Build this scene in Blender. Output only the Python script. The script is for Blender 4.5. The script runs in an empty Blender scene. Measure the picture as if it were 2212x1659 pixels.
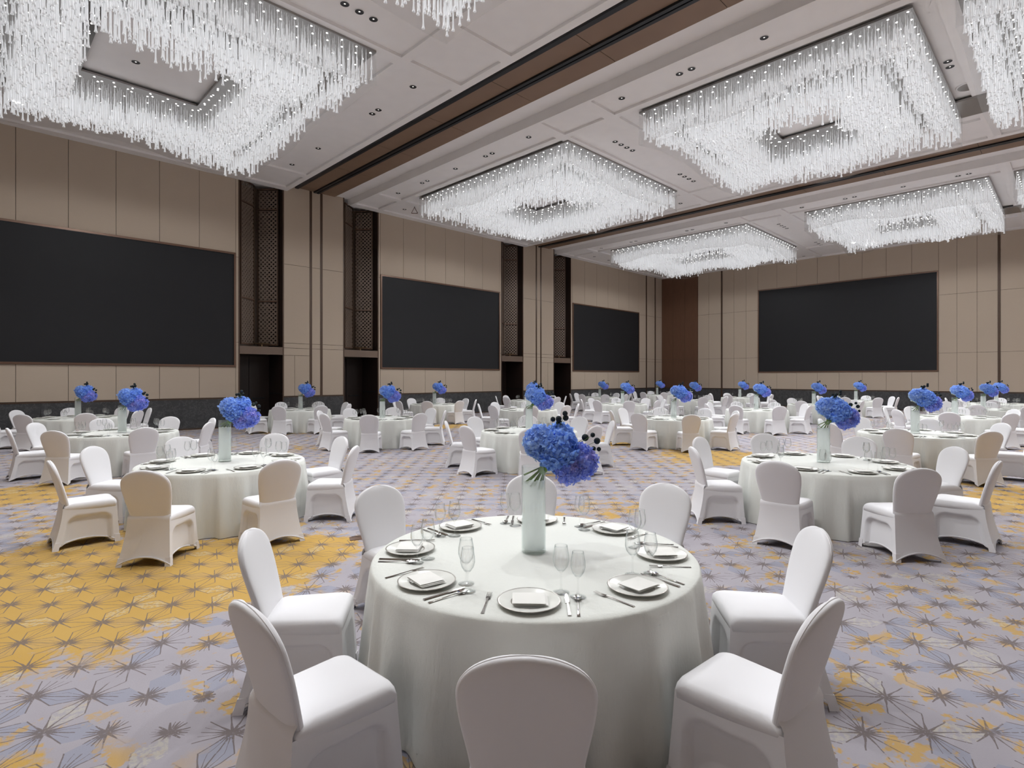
import bpy, math, random
import numpy as np
from mathutils import Vector

random.seed(7)
rng = np.random.default_rng(7)
SC = bpy.context.scene
COL = SC.collection

# ------------------------------------------------------------------ camera, world, exposure
YAW = math.radians(45.35)                    # view direction measured from the world X axis
FW = Vector((math.cos(YAW), math.sin(YAW), 0))
RT = Vector((math.sin(YAW), -math.cos(YAW), 0))
cam_data = bpy.data.cameras.new('camera')
cam_data.sensor_width = 36.0
cam_data.lens = 36.0 * 1210.0 / 2212.0
cam_data.shift_y = -13.5 / 2212.0
cam_data.clip_end = 200
cam = bpy.data.objects.new('camera', cam_data)
cam.location = (0, 0, 1.9)
cam.rotation_euler = (math.pi / 2, 0, YAW - math.pi / 2)
COL.objects.link(cam)
SC.camera = cam

world = bpy.data.worlds.new('world')
world.use_nodes = True
world.node_tree.nodes['Background'].inputs[0].default_value = (0.8, 0.85, 1, 1)
world.node_tree.nodes['Background'].inputs[1].default_value = 0.05
SC.world = world
SC.view_settings.view_transform = 'Standard'
SC.view_settings.look = 'None'
SC.view_settings.exposure = 0.48
SC.view_settings.gamma = 1.0
SC.view_settings.use_curve_mapping = False
SC.cycles.transparent_max_bounces = 12
SC.cycles.max_bounces = 5
SC.cycles.diffuse_bounces = 3
SC.cycles.glossy_bounces = 3
SC.cycles.adaptive_threshold = 0.08
SC.cycles.adaptive_min_samples = 12
SC.cycles.sample_clamp_indirect = 4.0
SC.cycles.caustics_reflective = False
SC.cycles.caustics_refractive = False
LAMP_W = 265.0        # watts of each chandelier lamp (a downward spot)
TILT = math.radians(18)     # the lamps are aimed a little towards the camera end of the hall
FILL_W = 125.0        # watts of the two wide fill lights added in each chandelier's opening
ADDED_GLOW = 0.20           # emission added to the crystal drops so they look lit
LED_S = 14.0         # strength of the small lights set into the chandelier plates


# ------------------------------------------------------------------ helpers
def link(o, parent=None):
    COL.objects.link(o)
    if parent is not None:
        o.parent = parent
    return o


def tag(o, label=None, cat=None, group=None, kind=None):
    if label: o['label'] = label
    if cat: o['category'] = cat
    if group: o['group'] = group
    if kind: o['kind'] = kind
    return o


def make_mesh(name, V, F, mat, smooth=False):
    me = bpy.data.meshes.new(name)
    me.from_pydata([tuple(v) for v in V], [], F)
    me.materials.append(mat)
    if smooth:
        me.polygons.foreach_set('use_smooth', [True] * len(me.polygons))
    me.update()
    return me


def put(name, me, parent=None, loc=(0, 0, 0), rz=0.0, scale=None):
    o = bpy.data.objects.new(name, me)
    o.location = loc
    o.rotation_euler = (0, 0, rz)
    if scale: o.scale = scale
    return link(o, parent)


def empty(name, loc, rz=0.0):
    o = bpy.data.objects.new(name, None)
    o.empty_display_size = 0.1
    o.location = loc
    o.rotation_euler = (0, 0, rz)
    return link(o)


def box_vf(x0, x1, y0, y1, z0, z1, base=0):
    V = [(x0, y0, z0), (x1, y0, z0), (x1, y1, z0), (x0, y1, z0), (x0, y0, z1), (x1, y0, z1), (x1, y1, z1), (x0, y1, z1)]
    F = [(3, 2, 1, 0), (4, 5, 6, 7), (0, 1, 5, 4), (1, 2, 6, 5), (2, 3, 7, 6), (3, 0, 4, 7)]
    return V, [tuple(i + base for i in f) for f in F]


def boxes_mesh(name, boxes, mat):
    V, F = [], []
    for b in boxes:
        v, f = box_vf(*b, base=len(V))
        V += v; F += f
    return make_mesh(name, V, F, mat)


_unit = {}
def slab(name, x0, x1, y0, y1, z0, z1, mat, parent=None):
    """one flat piece: a shared unit box, placed and sized"""
    key = mat.name
    if key not in _unit:
        _unit[key] = make_mesh('piece_' + key, *box_vf(-.5, .5, -.5, .5, -.5, .5), mat)
    return put(name, _unit[key], parent, ((x0 + x1) / 2, (y0 + y1) / 2, (z0 + z1) / 2), 0, (abs(x1 - x0), abs(y1 - y0), abs(z1 - z0)))


def lathe(profile, seg=24, close_top=False, close_bottom=False):
    V, F = [], []
    n = len(profile)
    for r, z in profile:
        for i in range(seg):
            a = 2 * math.pi * i / seg
            V.append((r * math.cos(a), r * math.sin(a), z))
    for j in range(n - 1):
        for i in range(seg):
            k = (i + 1) % seg
            F.append((j * seg + i, j * seg + k, (j + 1) * seg + k, (j + 1) * seg + i))
    if close_bottom: F.append(tuple(range(seg - 1, -1, -1)))
    if close_top: F.append(tuple((n - 1) * seg + i for i in range(seg)))
    return V, F


def loft(rings, closed=True, cap0=False, cap1=False):
    V = [p for r in rings for p in r]
    m = len(rings[0]); F = []
    for j in range(len(rings) - 1):
        for i in range(m if closed else m - 1):
            k = (i + 1) % m
            F.append((j * m + i, j * m + k, (j + 1) * m + k, (j + 1) * m + i))
    if cap0: F.append(tuple(range(m - 1, -1, -1)))
    if cap1: F.append(tuple((len(rings) - 1) * m + i for i in range(m)))
    return V, F


def tube(p0, p1, r0, r1, seg=6):
    p0, p1 = Vector(p0), Vector(p1)
    d = (p1 - p0).normalized()
    a = d.orthogonal().normalized(); b = d.cross(a)
    rings = []
    for p, r in ((p0, r0), (p1, r1)):
        rings.append([tuple(p + (a * math.cos(2 * math.pi * i / seg) + b * math.sin(2 * math.pi * i / seg)) * r) for i in range(seg)])
    return loft(rings, True, True, True)


def merge(parts):
    V, F = [], []
    for v, f in parts:
        b = len(V)
        V += list(v); F += [tuple(i + b for i in q) for q in f]
    return V, F


def smooth01(x):
    x = max(0.0, min(1.0, x))
    return x * x * (3 - 2 * x)


# ------------------------------------------------------------------ materials
class NT:
    """small wrapper for building a node material"""
    def __init__(self, name):
        self.m = bpy.data.materials.new(name)
        self.m.use_nodes = True
        self.t = self.m.node_tree
        self.t.nodes.clear()
        self.out = self.t.nodes.new('ShaderNodeOutputMaterial')

    def n(self, kind, **kw):
        nd = self.t.nodes.new(kind)
        for k, v in kw.items(): setattr(nd, k, v)
        return nd

    def set(self, sock, val):
        if hasattr(val, 'is_output') or isinstance(val, bpy.types.NodeSocket):
            self.t.links.new(val, sock)
        else:
            sock.default_value = val

    def math(self, op, a, b=None, c=None, clamp=False):
        nd = self.n('ShaderNodeMath', operation=op, use_clamp=clamp)
        self.set(nd.inputs[0], a)
        if b is not None: self.set(nd.inputs[1], b)
        if c is not None: self.set(nd.inputs[2], c)
        return nd.outputs[0]

    def mix(self, fac, a, b):
        nd = self.n('ShaderNodeMix', data_type='RGBA')
        self.set(nd.inputs[0], fac)
        self.set(nd.inputs[6], a if not isinstance(a, tuple) else (*a, 1)[:4])
        self.set(nd.inputs[7], b if not isinstance(b, tuple) else (*b, 1)[:4])
        return nd.outputs[2]

    def remap(self, v, a, b, c=0.0, d=1.0):
        nd = self.n('ShaderNodeMapRange')
        self.set(nd.inputs[0], v)
        for i, x in zip((1, 2, 3, 4), (a, b, c, d)): self.set(nd.inputs[i], x)
        return nd.outputs[0]

    def noise(self, vec, scale, detail=2.0, rough=0.5):
        nd = self.n('ShaderNodeTexNoise')
        if vec is not None: self.t.links.new(vec, nd.inputs['Vector'])
        nd.inputs['Scale'].default_value = scale
        nd.inputs['Detail'].default_value = detail
        nd.inputs['Roughness'].default_value = rough
        return nd.outputs['Fac']

    def pos(self):
        return self.n('ShaderNodeNewGeometry').outputs['Position']

    def obj(self):
        return self.n('ShaderNodeTexCoord').outputs['Object']

    def xyz(self, v):
        nd = self.n('ShaderNodeSeparateXYZ'); self.t.links.new(v, nd.inputs[0])
        return nd.outputs

    def comb(self, x, y, z):
        nd = self.n('ShaderNodeCombineXYZ')
        for i, v in enumerate((x, y, z)): self.set(nd.inputs[i], v)
        return nd.outputs[0]

    def scale_vec(self, v, s):
        nd = self.n('ShaderNodeVectorMath', operation='MULTIPLY')
        self.t.links.new(v, nd.inputs[0]); nd.inputs[1].default_value = s
        return nd.outputs[0]

    def bsdf(self, color, rough=0.5, metal=0.0, spec=0.5, normal=None, sheen=0.0):
        b = self.n('ShaderNodeBsdfPrincipled')
        self.set(b.inputs['Base Color'], (*color, 1)[:4] if isinstance(color, tuple) else color)
        self.set(b.inputs['Roughness'], rough)
        b.inputs['Metallic'].default_value = metal
        b.inputs['Specular IOR Level'].default_value = spec
        if sheen: b.inputs['Sheen Weight'].default_value = sheen
        if normal is not None: self.t.links.new(normal, b.inputs['Normal'])
        return b.outputs[0]

    def bump(self, h, strength=0.2, dist=0.01):
        nd = self.n('ShaderNodeBump')
        nd.inputs['Strength'].default_value = strength
        nd.inputs['Distance'].default_value = dist
        self.t.links.new(h, nd.inputs['Height'])
        return nd.outputs[0]

    def mixsh(self, fac, a, b):
        nd = self.n('ShaderNodeMixShader')
        self.set(nd.inputs[0], fac)
        self.t.links.new(a, nd.inputs[1]); self.t.links.new(b, nd.inputs[2])
        return nd.outputs[0]

    def done(self, sh):
        self.t.links.new(sh, self.out.inputs[0])
        return self.m


def plain(name, color, rough=0.5, metal=0.0, spec=0.5, var=0.06, scale=3.0):
    t = NT(name)
    f = t.noise(t.pos(), scale, 0)
    lo = tuple(c * (1 - var) for c in color); hi = tuple(min(1, c * (1 + var)) for c in color)
    return t.done(t.bsdf(t.mix(f, lo, hi), rough, metal, spec))


def fabric_wall(name, color):
    t = NT(name)
    p = t.pos()
    f1 = t.noise(t.scale_vec(p, (3, 3, 60)), 4.0, 3)
    f2 = t.noise(t.scale_vec(p, (60, 60, 3)), 4.0, 3)
    f = t.math('MULTIPLY_ADD', f1, 0.5, t.math('MULTIPLY', f2, 0.5))
    c = t.mix(f, tuple(k * 0.93 for k in color), tuple(k * 1.07 for k in color))
    return t.done(t.bsdf(c, 0.85, 0, 0.2, t.bump(f, 0.15, 0.003)))


def wood(name, color):
    t = NT(name)
    p = t.pos()
    f = t.noise(t.scale_vec(p, (14, 14, 0.5)), 3.0, 4, 0.6)
    c = t.mix(f, tuple(k * 0.7 for k in color), tuple(k * 1.25 for k in color))
    return t.done(t.bsdf(c, 0.45, 0, 0.4))


def stone(name):
    t = NT(name)
    p = t.pos()
    f = t.noise(p, 1.6, 6, 0.65)
    v = t.noise(p, 4.5, 5, 0.7)
    vein = t.remap(t.math('ABSOLUTE', t.math('SUBTRACT', v, 0.5)), 0.0, 0.03, 1.0, 0.0)
    c = t.mix(f, (0.028, 0.029, 0.031), (0.085, 0.087, 0.092))
    c = t.mix(t.math('MULTIPLY', vein, 0.22), c, (0.3, 0.3, 0.3))
    return t.done(t.bsdf(c, 0.35, 0, 0.4))


def carpet_mat():
    t = NT('patterned_carpet')
    p = t.pos()
    x, y, _ = t.xyz(p)[:3]
    S = 0.338
    X = t.math('ADD', t.math('ADD', t.math('MULTIPLY', x, RT.x / S), t.math('MULTIPLY', y, RT.y / S)), 0.426)
    Y = t.math('ADD', t.math('ADD', t.math('MULTIPLY', x, FW.x / S), t.math('MULTIPLY', y, FW.y / S)), 0.124)
    rx = t.math('FLOOR', t.math('ADD', X, 0.5)); ry = t.math('FLOOR', t.math('ADD', Y, 0.5))
    # slight hand-drawn wobble of the lines
    wob = t.math('MULTIPLY', t.math('SUBTRACT', t.noise(p, 9.0, 1), 0.5), 0.05)
    qx = t.math('ADD', t.math('SUBTRACT', X, rx), wob); qy = t.math('SUBTRACT', t.math('SUBTRACT', Y, ry), wob)
    ax = t.math('ABSOLUTE', qx); ay = t.math('ABSOLUTE', qy)
    a = t.math('MAXIMUM', ax, ay); b = t.math('MINIMUM', ax, ay)
    r = t.math('SQRT', t.math('ADD', t.math('MULTIPLY', qx, qx), t.math('MULTIPLY', qy, qy)))
    fx = t.math('FLOOR', X); fy = t.math('FLOOR', Y)
    along = t.math('GREATER_THAN', ax, ay)        # the lens lies along X here

    def pick(u, v):
        return t.math('ADD', t.math('MULTIPLY', along, u), t.math('MULTIPLY', t.math('SUBTRACT', 1.0, along), v))
    ident = t.comb(pick(fx, rx), pick(ry, fy), along)
    wn = t.n('ShaderNodeTexWhiteNoise', noise_dimensions='3D'); t.t.links.new(ident, wn.inputs['Vector'])
    lens_id = wn.outputs['Value']
    wn2 = t.n('ShaderNodeTexWhiteNoise', noise_dimensions='2D'); t.t.links.new(t.comb(rx, ry, 0.0), wn2.inputs['Vector'])
    node_id = wn2.outputs['Value']
    in_lens = t.math('LESS_THAN', b, t.math('MULTIPLY', a, 0.55))
    # where the carpet goes mustard
    big = t.noise(p, 0.16, 3, 0.5)
    fine = t.noise(p, 3.2, 5, 0.68)
    patch = t.math('ADD', big, t.math('MULTIPLY', t.math('SUBTRACT', fine, 0.5), 0.42))
    for (bx, by, rad, gain) in ((0.6, 6.5, 2.1, 0.30), (1.9, 5.6, 1.0, 0.14), (0.8, 12.3, 1.6, 0.2), (12.8, 5.9, 2.4, 0.22), (12.2, 1.1, 2.2, 0.16), (14.2, 17.0, 2.2, 0.2), (2.8, 5.9, 0.9, 0.14), (-0.35, 3.55, 0.9, 0.3), (5.5, 15.5, 1.6, 0.12), (4.4, 0.0, 1.0, 0.12)):
        d = t.math('SQRT', t.math('ADD', t.math('POWER', t.math('SUBTRACT', x, bx), 2.0), t.math('POWER', t.math('SUBTRACT', y, by), 2.0)))
        patch = t.math('ADD', patch, t.math('MULTIPLY', t.remap(d, rad, rad * 0.35), gain))
    gold = t.remap(patch, 0.60, 0.645)
    # small dabs around the stars
    dab = t.noise(p, 4.2, 4, 0.7)
    dabm = t.math('MULTIPLY', t.remap(dab, 0.54, 0.585), t.remap(t.noise(p, 0.9, 2), 0.40, 0.5))
    gold = t.math('MAXIMUM', gold, t.math('MULTIPLY', dabm, 0.85))
    grain = t.noise(p, 90.0, 3, 0.8)
    cloud = t.noise(p, 1.1, 4, 0.6)
    base = t.mix(cloud, (0.315, 0.288, 0.325), (0.425, 0.402, 0.442))
    base = t.mix(t.math('MULTIPLY', grain, 0.35), base, (0.47, 0.44, 0.46))
    goldc = t.mix(cloud, (0.50, 0.30, 0.075), (0.57, 0.375, 0.125))
    col = t.mix(gold, base, goldc)
    # lens fills: some blue grey, some cream
    blue = t.math('MULTIPLY', t.math('MULTIPLY', in_lens, t.math('GREATER_THAN', lens_id, 0.66)), t.math('SUBTRACT', 1.0, t.math('MULTIPLY', gold, 0.9)))
    col = t.mix(t.math('MULTIPLY', blue, 0.65), col, (0.29, 0.305, 0.385))
    spk = t.remap(t.noise(p, 30.0, 3, 0.7), 0.44, 0.56)
    cream = t.math('MULTIPLY', t.math('MULTIPLY', in_lens, t.math('LESS_THAN', lens_id, 0.16)), spk)
    col = t.mix(t.math('MULTIPLY', cream, 0.45), col, (0.56, 0.52, 0.40))
    # the drawn lines
    d0 = b
    d1 = t.math('MULTIPLY', t.math('ABSOLUTE', t.math('SUBTRACT', b, t.math('MULTIPLY', a, 0.55))), 0.876)
    d2 = t.math('ADD', t.math('MULTIPLY', t.math('ABSOLUTE', t.math('SUBTRACT', b, t.math('MULTIPLY', a, 0.24))), 0.97), 0.004)
    thick = t.math('ADD', 0.011, t.math('MULTIPLY', t.remap(r, 0.30, 0.02), 0.022))
    m0 = t.remap(t.math('DIVIDE', d0, thick), 1.15, 0.75)
    m1 = t.remap(t.math('DIVIDE', d1, thick), 1.15, 0.75)
    m2 = t.remap(t.math('DIVIDE', d2, t.math('MULTIPLY', thick, 0.8)), 1.15, 0.75)
    reach = t.math('LESS_THAN', r, t.math('ADD', 0.16, t.math('MULTIPLY', node_id, 0.60)))
    keep = t.remap(t.noise(p, 2.3, 3, 0.6), 0.36, 0.42)
    core = t.math('LESS_THAN', r, 0.055)
    ln = t.math('MAXIMUM', m0, t.math('MAXIMUM', m1, t.math('MULTIPLY', m2, t.math('GREATER_THAN', lens_id, 0.4))))
    keep = t.math('MAXIMUM', t.math('MULTIPLY', keep, reach), t.math('MULTIPLY', gold, t.math('GREATER_THAN', big, 0.1)))
    ln = t.math('MAXIMUM', t.math('MULTIPLY', ln, keep), core)
    rag = t.remap(t.noise(p, 60.0, 2, 0.7), 0.30, 0.42)
    col = t.mix(t.math('MULTIPLY', t.math('MULTIPLY', ln, rag), 0.88), col, (0.165, 0.135, 0.130))
    return t.done(t.bsdf(col, 0.95, 0, 0.1, t.bump(grain, 0.35, 0.004)))


def cloth_mat(name, color, scale, strength):
    t = NT(name)
    p = t.obj()
    f = t.noise(t.scale_vec(p, (1, 1, 0.35)), scale, 4, 0.6)
    g = t.noise(p, 300.0, 2)
    return t.done(t.bsdf(color, 0.8, 0, 0.2, t.bump(t.math('MULTIPLY_ADD', f, 1.0, t.math('MULTIPLY', g, 0.2)), strength, 0.01), 0.15))


def clear_glass(name, tint=(1, 1, 1), base=0.04, edge=0.75, rim=(0.72, 0.75, 0.75)):
    t = NT(name)
    lw = t.n('ShaderNodeLayerWeight'); lw.inputs[0].default_value = 0.35
    fac = t.math('MULTIPLY_ADD', t.math('POWER', lw.outputs['Facing'], 2.2), edge, base)
    tr = t.n('ShaderNodeBsdfTransparent')
    t.set(tr.inputs[0], t.mix(t.math('POWER', lw.outputs['Facing'], 2.0), tint, rim))
    gl = t.n('ShaderNodeBsdfGlossy'); gl.inputs['Roughness'].default_value = 0.04
    gl.inputs['Color'].default_value = (0.9, 0.93, 0.93, 1)
    return t.done(t.mixsh(fac, tr.outputs[0], gl.outputs[0]))


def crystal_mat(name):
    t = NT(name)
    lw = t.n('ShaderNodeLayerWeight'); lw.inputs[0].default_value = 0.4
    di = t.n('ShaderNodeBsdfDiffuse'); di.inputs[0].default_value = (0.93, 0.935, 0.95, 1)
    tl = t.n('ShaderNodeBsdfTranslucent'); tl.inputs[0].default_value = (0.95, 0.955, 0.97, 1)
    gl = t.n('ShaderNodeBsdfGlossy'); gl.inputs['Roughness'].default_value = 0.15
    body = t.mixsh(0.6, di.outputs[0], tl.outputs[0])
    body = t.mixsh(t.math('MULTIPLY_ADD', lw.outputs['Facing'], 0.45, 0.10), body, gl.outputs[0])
    # emission added so the crystal looks lit, stronger towards its edges
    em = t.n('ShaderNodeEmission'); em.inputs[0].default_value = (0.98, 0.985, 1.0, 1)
    t.set(em.inputs[1], t.math('MULTIPLY_ADD', lw.outputs['Facing'], ADDED_GLOW * 2.1, ADDED_GLOW * 0.25))
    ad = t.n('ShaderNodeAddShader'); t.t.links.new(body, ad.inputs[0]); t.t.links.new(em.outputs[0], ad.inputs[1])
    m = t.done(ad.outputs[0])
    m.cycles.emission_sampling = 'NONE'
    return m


def film_mat(name):
    t = NT(name)
    tr = t.n('ShaderNodeBsdfTransparent'); tr.inputs[0].default_value = (0.98, 0.98, 0.98, 1)
    tl = t.n('ShaderNodeBsdfTranslucent'); tl.inputs[0].default_value = (0.9, 0.9, 0.9, 1)
    return t.done(t.mixsh(0.20, tr.outputs[0], tl.outputs[0]))


def emitter(name, color, strength):
    t = NT(name)
    e = t.n('ShaderNodeEmission'); e.inputs[0].default_value = (*color, 1); e.inputs[1].default_value = strength
    return t.done(e.outputs[0])


def lattice_mat():
    t = NT('perforated_bronze')
    x, y, z = t.xyz(t.obj())[:3]
    s = math.pi / 0.085
    w = t.math('MULTIPLY', t.math('SINE', t.math('MULTIPLY', x, s)), t.math('SINE', t.math('MULTIPLY', z, s)))
    hole = t.math('GREATER_THAN', w, 0.30)
    tr = t.n('ShaderNodeBsdfTransparent')
    return t.done(t.mixsh(hole, t.bsdf((0.22, 0.165, 0.13), 0.45, 0.2), tr.outputs[0]))


def petal_mat(name, c0, c1, c2):
    t = NT(name)
    p = t.obj()
    f = t.noise(p, 34.0, 3, 0.6)
    g = t.noise(p, 9.0, 2)
    c = t.mix(t.remap(f, 0.3, 0.7), c0, c1)
    c = t.mix(t.remap(g, 0.56, 0.68), c, c2)
    d = t.bsdf(c, 0.7, 0, 0.15)
    tl = t.n('ShaderNodeBsdfTranslucent'); t.t.links.new(c, tl.inputs[0])
    return t.done(t.mixsh(0.5, d, tl.outputs[0]))


M = {}
M['carpet'] = carpet_mat()
M['beige'] = fabric_wall('beige_fabric_panel', (0.52, 0.43, 0.342))
M['joint'] = plain('dark_joint', (0.10, 0.078, 0.06), 0.8)
M['brown_trim'] = plain('bronze_brown_trim', (0.085, 0.050, 0.032), 0.4, 0.2)
M['brown_frame'] = plain('copper_brown_frame', (0.16, 0.090, 0.060), 0.35, 0.35)
M['ledge'] = plain('taupe_bronze_ledge', (0.17, 0.118, 0.088), 0.45, 0.1)
M['lining'] = plain('taupe_recess_lining', (0.30, 0.24, 0.195), 0.6)
M['dark_wood'] = wood('dark_walnut', (0.030, 0.018, 0.015))
M['corner_wood'] = wood('reddish_walnut_veneer', (0.155, 0.078, 0.048))
M['soffit'] = plain('brown_partition_soffit', (0.23, 0.145, 0.095), 0.5)
M['black_track'] = plain('black_steel_track', (0.018, 0.019, 0.022), 0.4, 0.3)
M['stone'] = stone('charcoal_marble')
M['ceil'] = plain('white_ceiling_plaster', (0.88, 0.85, 0.835), 0.9, 0, 0.2, 0.02)
M['screen'] = plain('black_led_panel', (0.018, 0.0185, 0.021), 0.55, 0, 0.25, 0.03)
M['lattice'] = lattice_mat()
M['brass'] = plain('brass', (0.75, 0.58, 0.36), 0.3, 0.9)
M['chair'] = cloth_mat('white_stretch_fabric', (0.85, 0.84, 0.86), 5.0, 0.05)
M['hem'] = cloth_mat('white_hem_band', (0.84, 0.82, 0.84), 5.0, 0.04)
M['linen'] = cloth_mat('ivory_tablecloth', (0.78, 0.79, 0.745), 30.0, 0.32)
M['napkin'] = cloth_mat('white_napkin_cloth', (0.88, 0.87, 0.83), 40.0, 0.08)
M['china'] = plain('white_china', (0.86, 0.86, 0.81), 0.2, 0, 0.5, 0.01)
M['platinum'] = plain('platinum_band', (0.46, 0.43, 0.40), 0.3, 0.85)
M['steel'] = plain('polished_steel', (0.52, 0.50, 0.48), 0.14, 1.0, 0.5, 0.03)
M['glass'] = clear_glass('clear_glass')
M['vase'] = clear_glass('clear_vase_glass', (0.99, 1.0, 0.995), 0.05, 0.5, (0.86, 0.90, 0.89))
M['table_wood'] = plain('plywood', (0.35, 0.25, 0.16), 0.6)
M['petal_blue'] = petal_mat('blue_petals', (0.16, 0.36, 1.0), (0.48, 0.69, 1.0), (0.22, 0.43, 1.0))
M['petal_pale'] = petal_mat('pale_blue_petals', (0.24, 0.43, 0.95), (0.52, 0.70, 1.0), (0.82, 0.90, 0.76))
M['petal_violet'] = petal_mat('violet_blue_petals', (0.20, 0.31, 0.98), (0.50, 0.58, 1.0), (0.60, 0.54, 1.0))
M['stem'] = plain('green_stem', (0.13, 0.23, 0.035), 0.5, 0, 0.4, 0.3, 30)
M['thistle'] = plain('dark_thistle', (0.025, 0.035, 0.04), 0.8, 0, 0.2, 0.4, 60)
M['plate_metal'] = plain('brushed_steel_plate', (0.33, 0.315, 0.30), 0.3, 0.8)
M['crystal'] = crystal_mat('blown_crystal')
M['film'] = film_mat('clear_film')
M['led'] = emitter('led_spot', (1, 0.98, 0.96), LED_S)
M['led'].cycles.emission_sampling = 'NONE'
M['can'] = plain('black_downlight_can', (0.02, 0.02, 0.022), 0.5)
M['can_lamp'] = emitter('dim_downlight_lens', (1, 0.95, 0.88), 0.9)

t_ = NT('clouded_water')
tr_ = t_.n('ShaderNodeBsdfTransparent'); tr_.inputs[0].default_value = (0.99, 0.99, 0.99, 1)
di_ = t_.n('ShaderNodeBsdfDiffuse'); di_.inputs[0].default_value = (0.96, 0.97, 0.97, 1)
tl_ = t_.n('ShaderNodeBsdfTranslucent'); tl_.inputs[0].default_value = (0.96, 0.98, 0.98, 1)
M['water'] = t_.done(t_.mixsh(0.74, tr_.outputs[0], t_.mixsh(0.7, di_.outputs[0], tl_.outputs[0])))

# ------------------------------------------------------------------ room shell
U0, V0 = 38.9, 22.8          # end wall and left wall planes
UB, VB = -6.0, -12.0         # walls behind and to the right of the camera
ZC, ZP, ZT = 9.55, 9.62, 9.84    # ceiling ribs, ceiling panels, partition trough
GAP = 0.007

fl = tag(put('floor', make_mesh('floor', [(UB, VB, 0), (U0, VB, 0), (U0, 24.3, 0), (UB, 24.3, 0)], [(0, 1, 2, 3)], M['carpet'])),
         'patterned grey and mustard carpet with brown starburst lines', 'carpet', kind='structure')

SECT = [(UB, 7.70), (9.42, 12.08), (13.82, 21.68), (23.43, 26.14), (27.80, U0)]
REC = [(7.70, 9.42), (12.08, 13.82), (21.68, 23.43), (26.14, 27.80)]
wl = tag(put('wall_left', boxes_mesh('wall_left', [(a, b, V0 + 0.02, 24.3, 0, 9.84) for a, b in SECT] + [(UB, U0, 24.3, 24.5, 0, 9.95)], M['joint'])),
         'long beige panelled wall with three black screens and dark doorways', 'wall', kind='structure')


def lpanel(a, b, z0, z1, mat=None, name='panel'):
    return slab(name, a + GAP, b - GAP, V0, V0 + 0.03, z0 + GAP, z1 - GAP, mat or M['beige'], wl)


ZM = 1.15       # top of the marble dado
ZS0, ZS1 = 2.315, 6.70


def dado(a, b, step):
    n = max(1, round((b - a) / step))
    for i in range(n):
        slab('marble_slab', a + (b - a) * i / n + 0.002, a + (b - a) * (i + 1) / n - 0.002, V0 - 0.012, V0 + 0.03, 0.05, ZM - 0.05, M['stone'], wl)
    slab('dado_trim', a, b, V0 - 0.022, V0 + 0.03, ZM - 0.05, ZM, M['brown_trim'], wl)
    slab('skirting', a, b, V0 - 0.022, V0 + 0.03, 0.0, 0.05, M['brown_trim'], wl)


for a, b in SECT: dado(a, b, 1.9)
# screen bays: columns above and below the screens
for (e0, e1, s0, s1) in ((UB, 7.70, -0.03, 7.58), (13.82, 21.68, 13.93, 21.54), (27.80, None, 27.96, 35.66)):
    n = 6
    cols = [s0 + (s1 - s0) * i / n for i in range(n + 1)]
    for i in range(n):
        lpanel(cols[i], cols[i + 1], ZM, ZS0)
        lpanel(cols[i], cols[i + 1], ZS1, ZT)
    if e0 == UB:
        for i in range(5): lpanel(UB + i * (s0 - UB) / 5, UB + (i + 1) * (s0 - UB) / 5, ZM, ZT)
    else:
        for z0, z1 in ((ZM, 3.27), (3.27, 6.55), (6.55, ZT)): lpanel(e0, s0, z0, z1)
    if e1:
        for z0, z1 in ((ZM, 3.27), (3.27, 6.55), (6.55, ZT)): lpanel(s1, e1, z0, z1)
# piers between the doorways
for p0, g1, g2, p1, door in ((9.42, 10.53, 11.00, 12.08, 0), (23.43, 24.52, 24.92, 26.14, 1)):
    for a, b, left in ((p0, g1, True), (g1 + 0.1, g2, None), (g2 + 0.1, p1, False)):
        hidden = (left is True and door == 0) or (left is False and door == 1)
        for z0, z1 in ((3.12, 3.32), (3.32, 6.55), (6.55, ZT)): lpanel(a, b, z0, z1)
        if hidden:
            m = a + (b - a) * 0.42 if door == 0 else a + (b - a) * 0.52
            lpanel(a, b, 2.82, 3.12)
            lpanel(a, m, ZM, 2.82, name='door_leaf'); lpanel(m, b, ZM, 2.82, name='door_leaf')
        else:
            lpanel(a, b, ZM, 3.12)
    for g in (g1, g2): slab('groove_trim', g, g + 0.1, V0 - 0.004, V0 + 0.03, 0.05, ZT, M['brown_trim'], wl)
# far end of the left wall
for a, b in ((35.66, 36.62), (36.72, 37.86), (37.96, U0)):
    for z0, z1 in ((ZM, 3.1), (3.1, 3.3), (3.3, 6.55), (6.55, ZT)): lpanel(a, b, z0, z1)
for g in (36.62, 37.86): slab('groove_trim', g, g + 0.1, V0 - 0.03, V0 + 0.03, 0.05, ZT, M['brown_trim'], wl)
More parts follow.
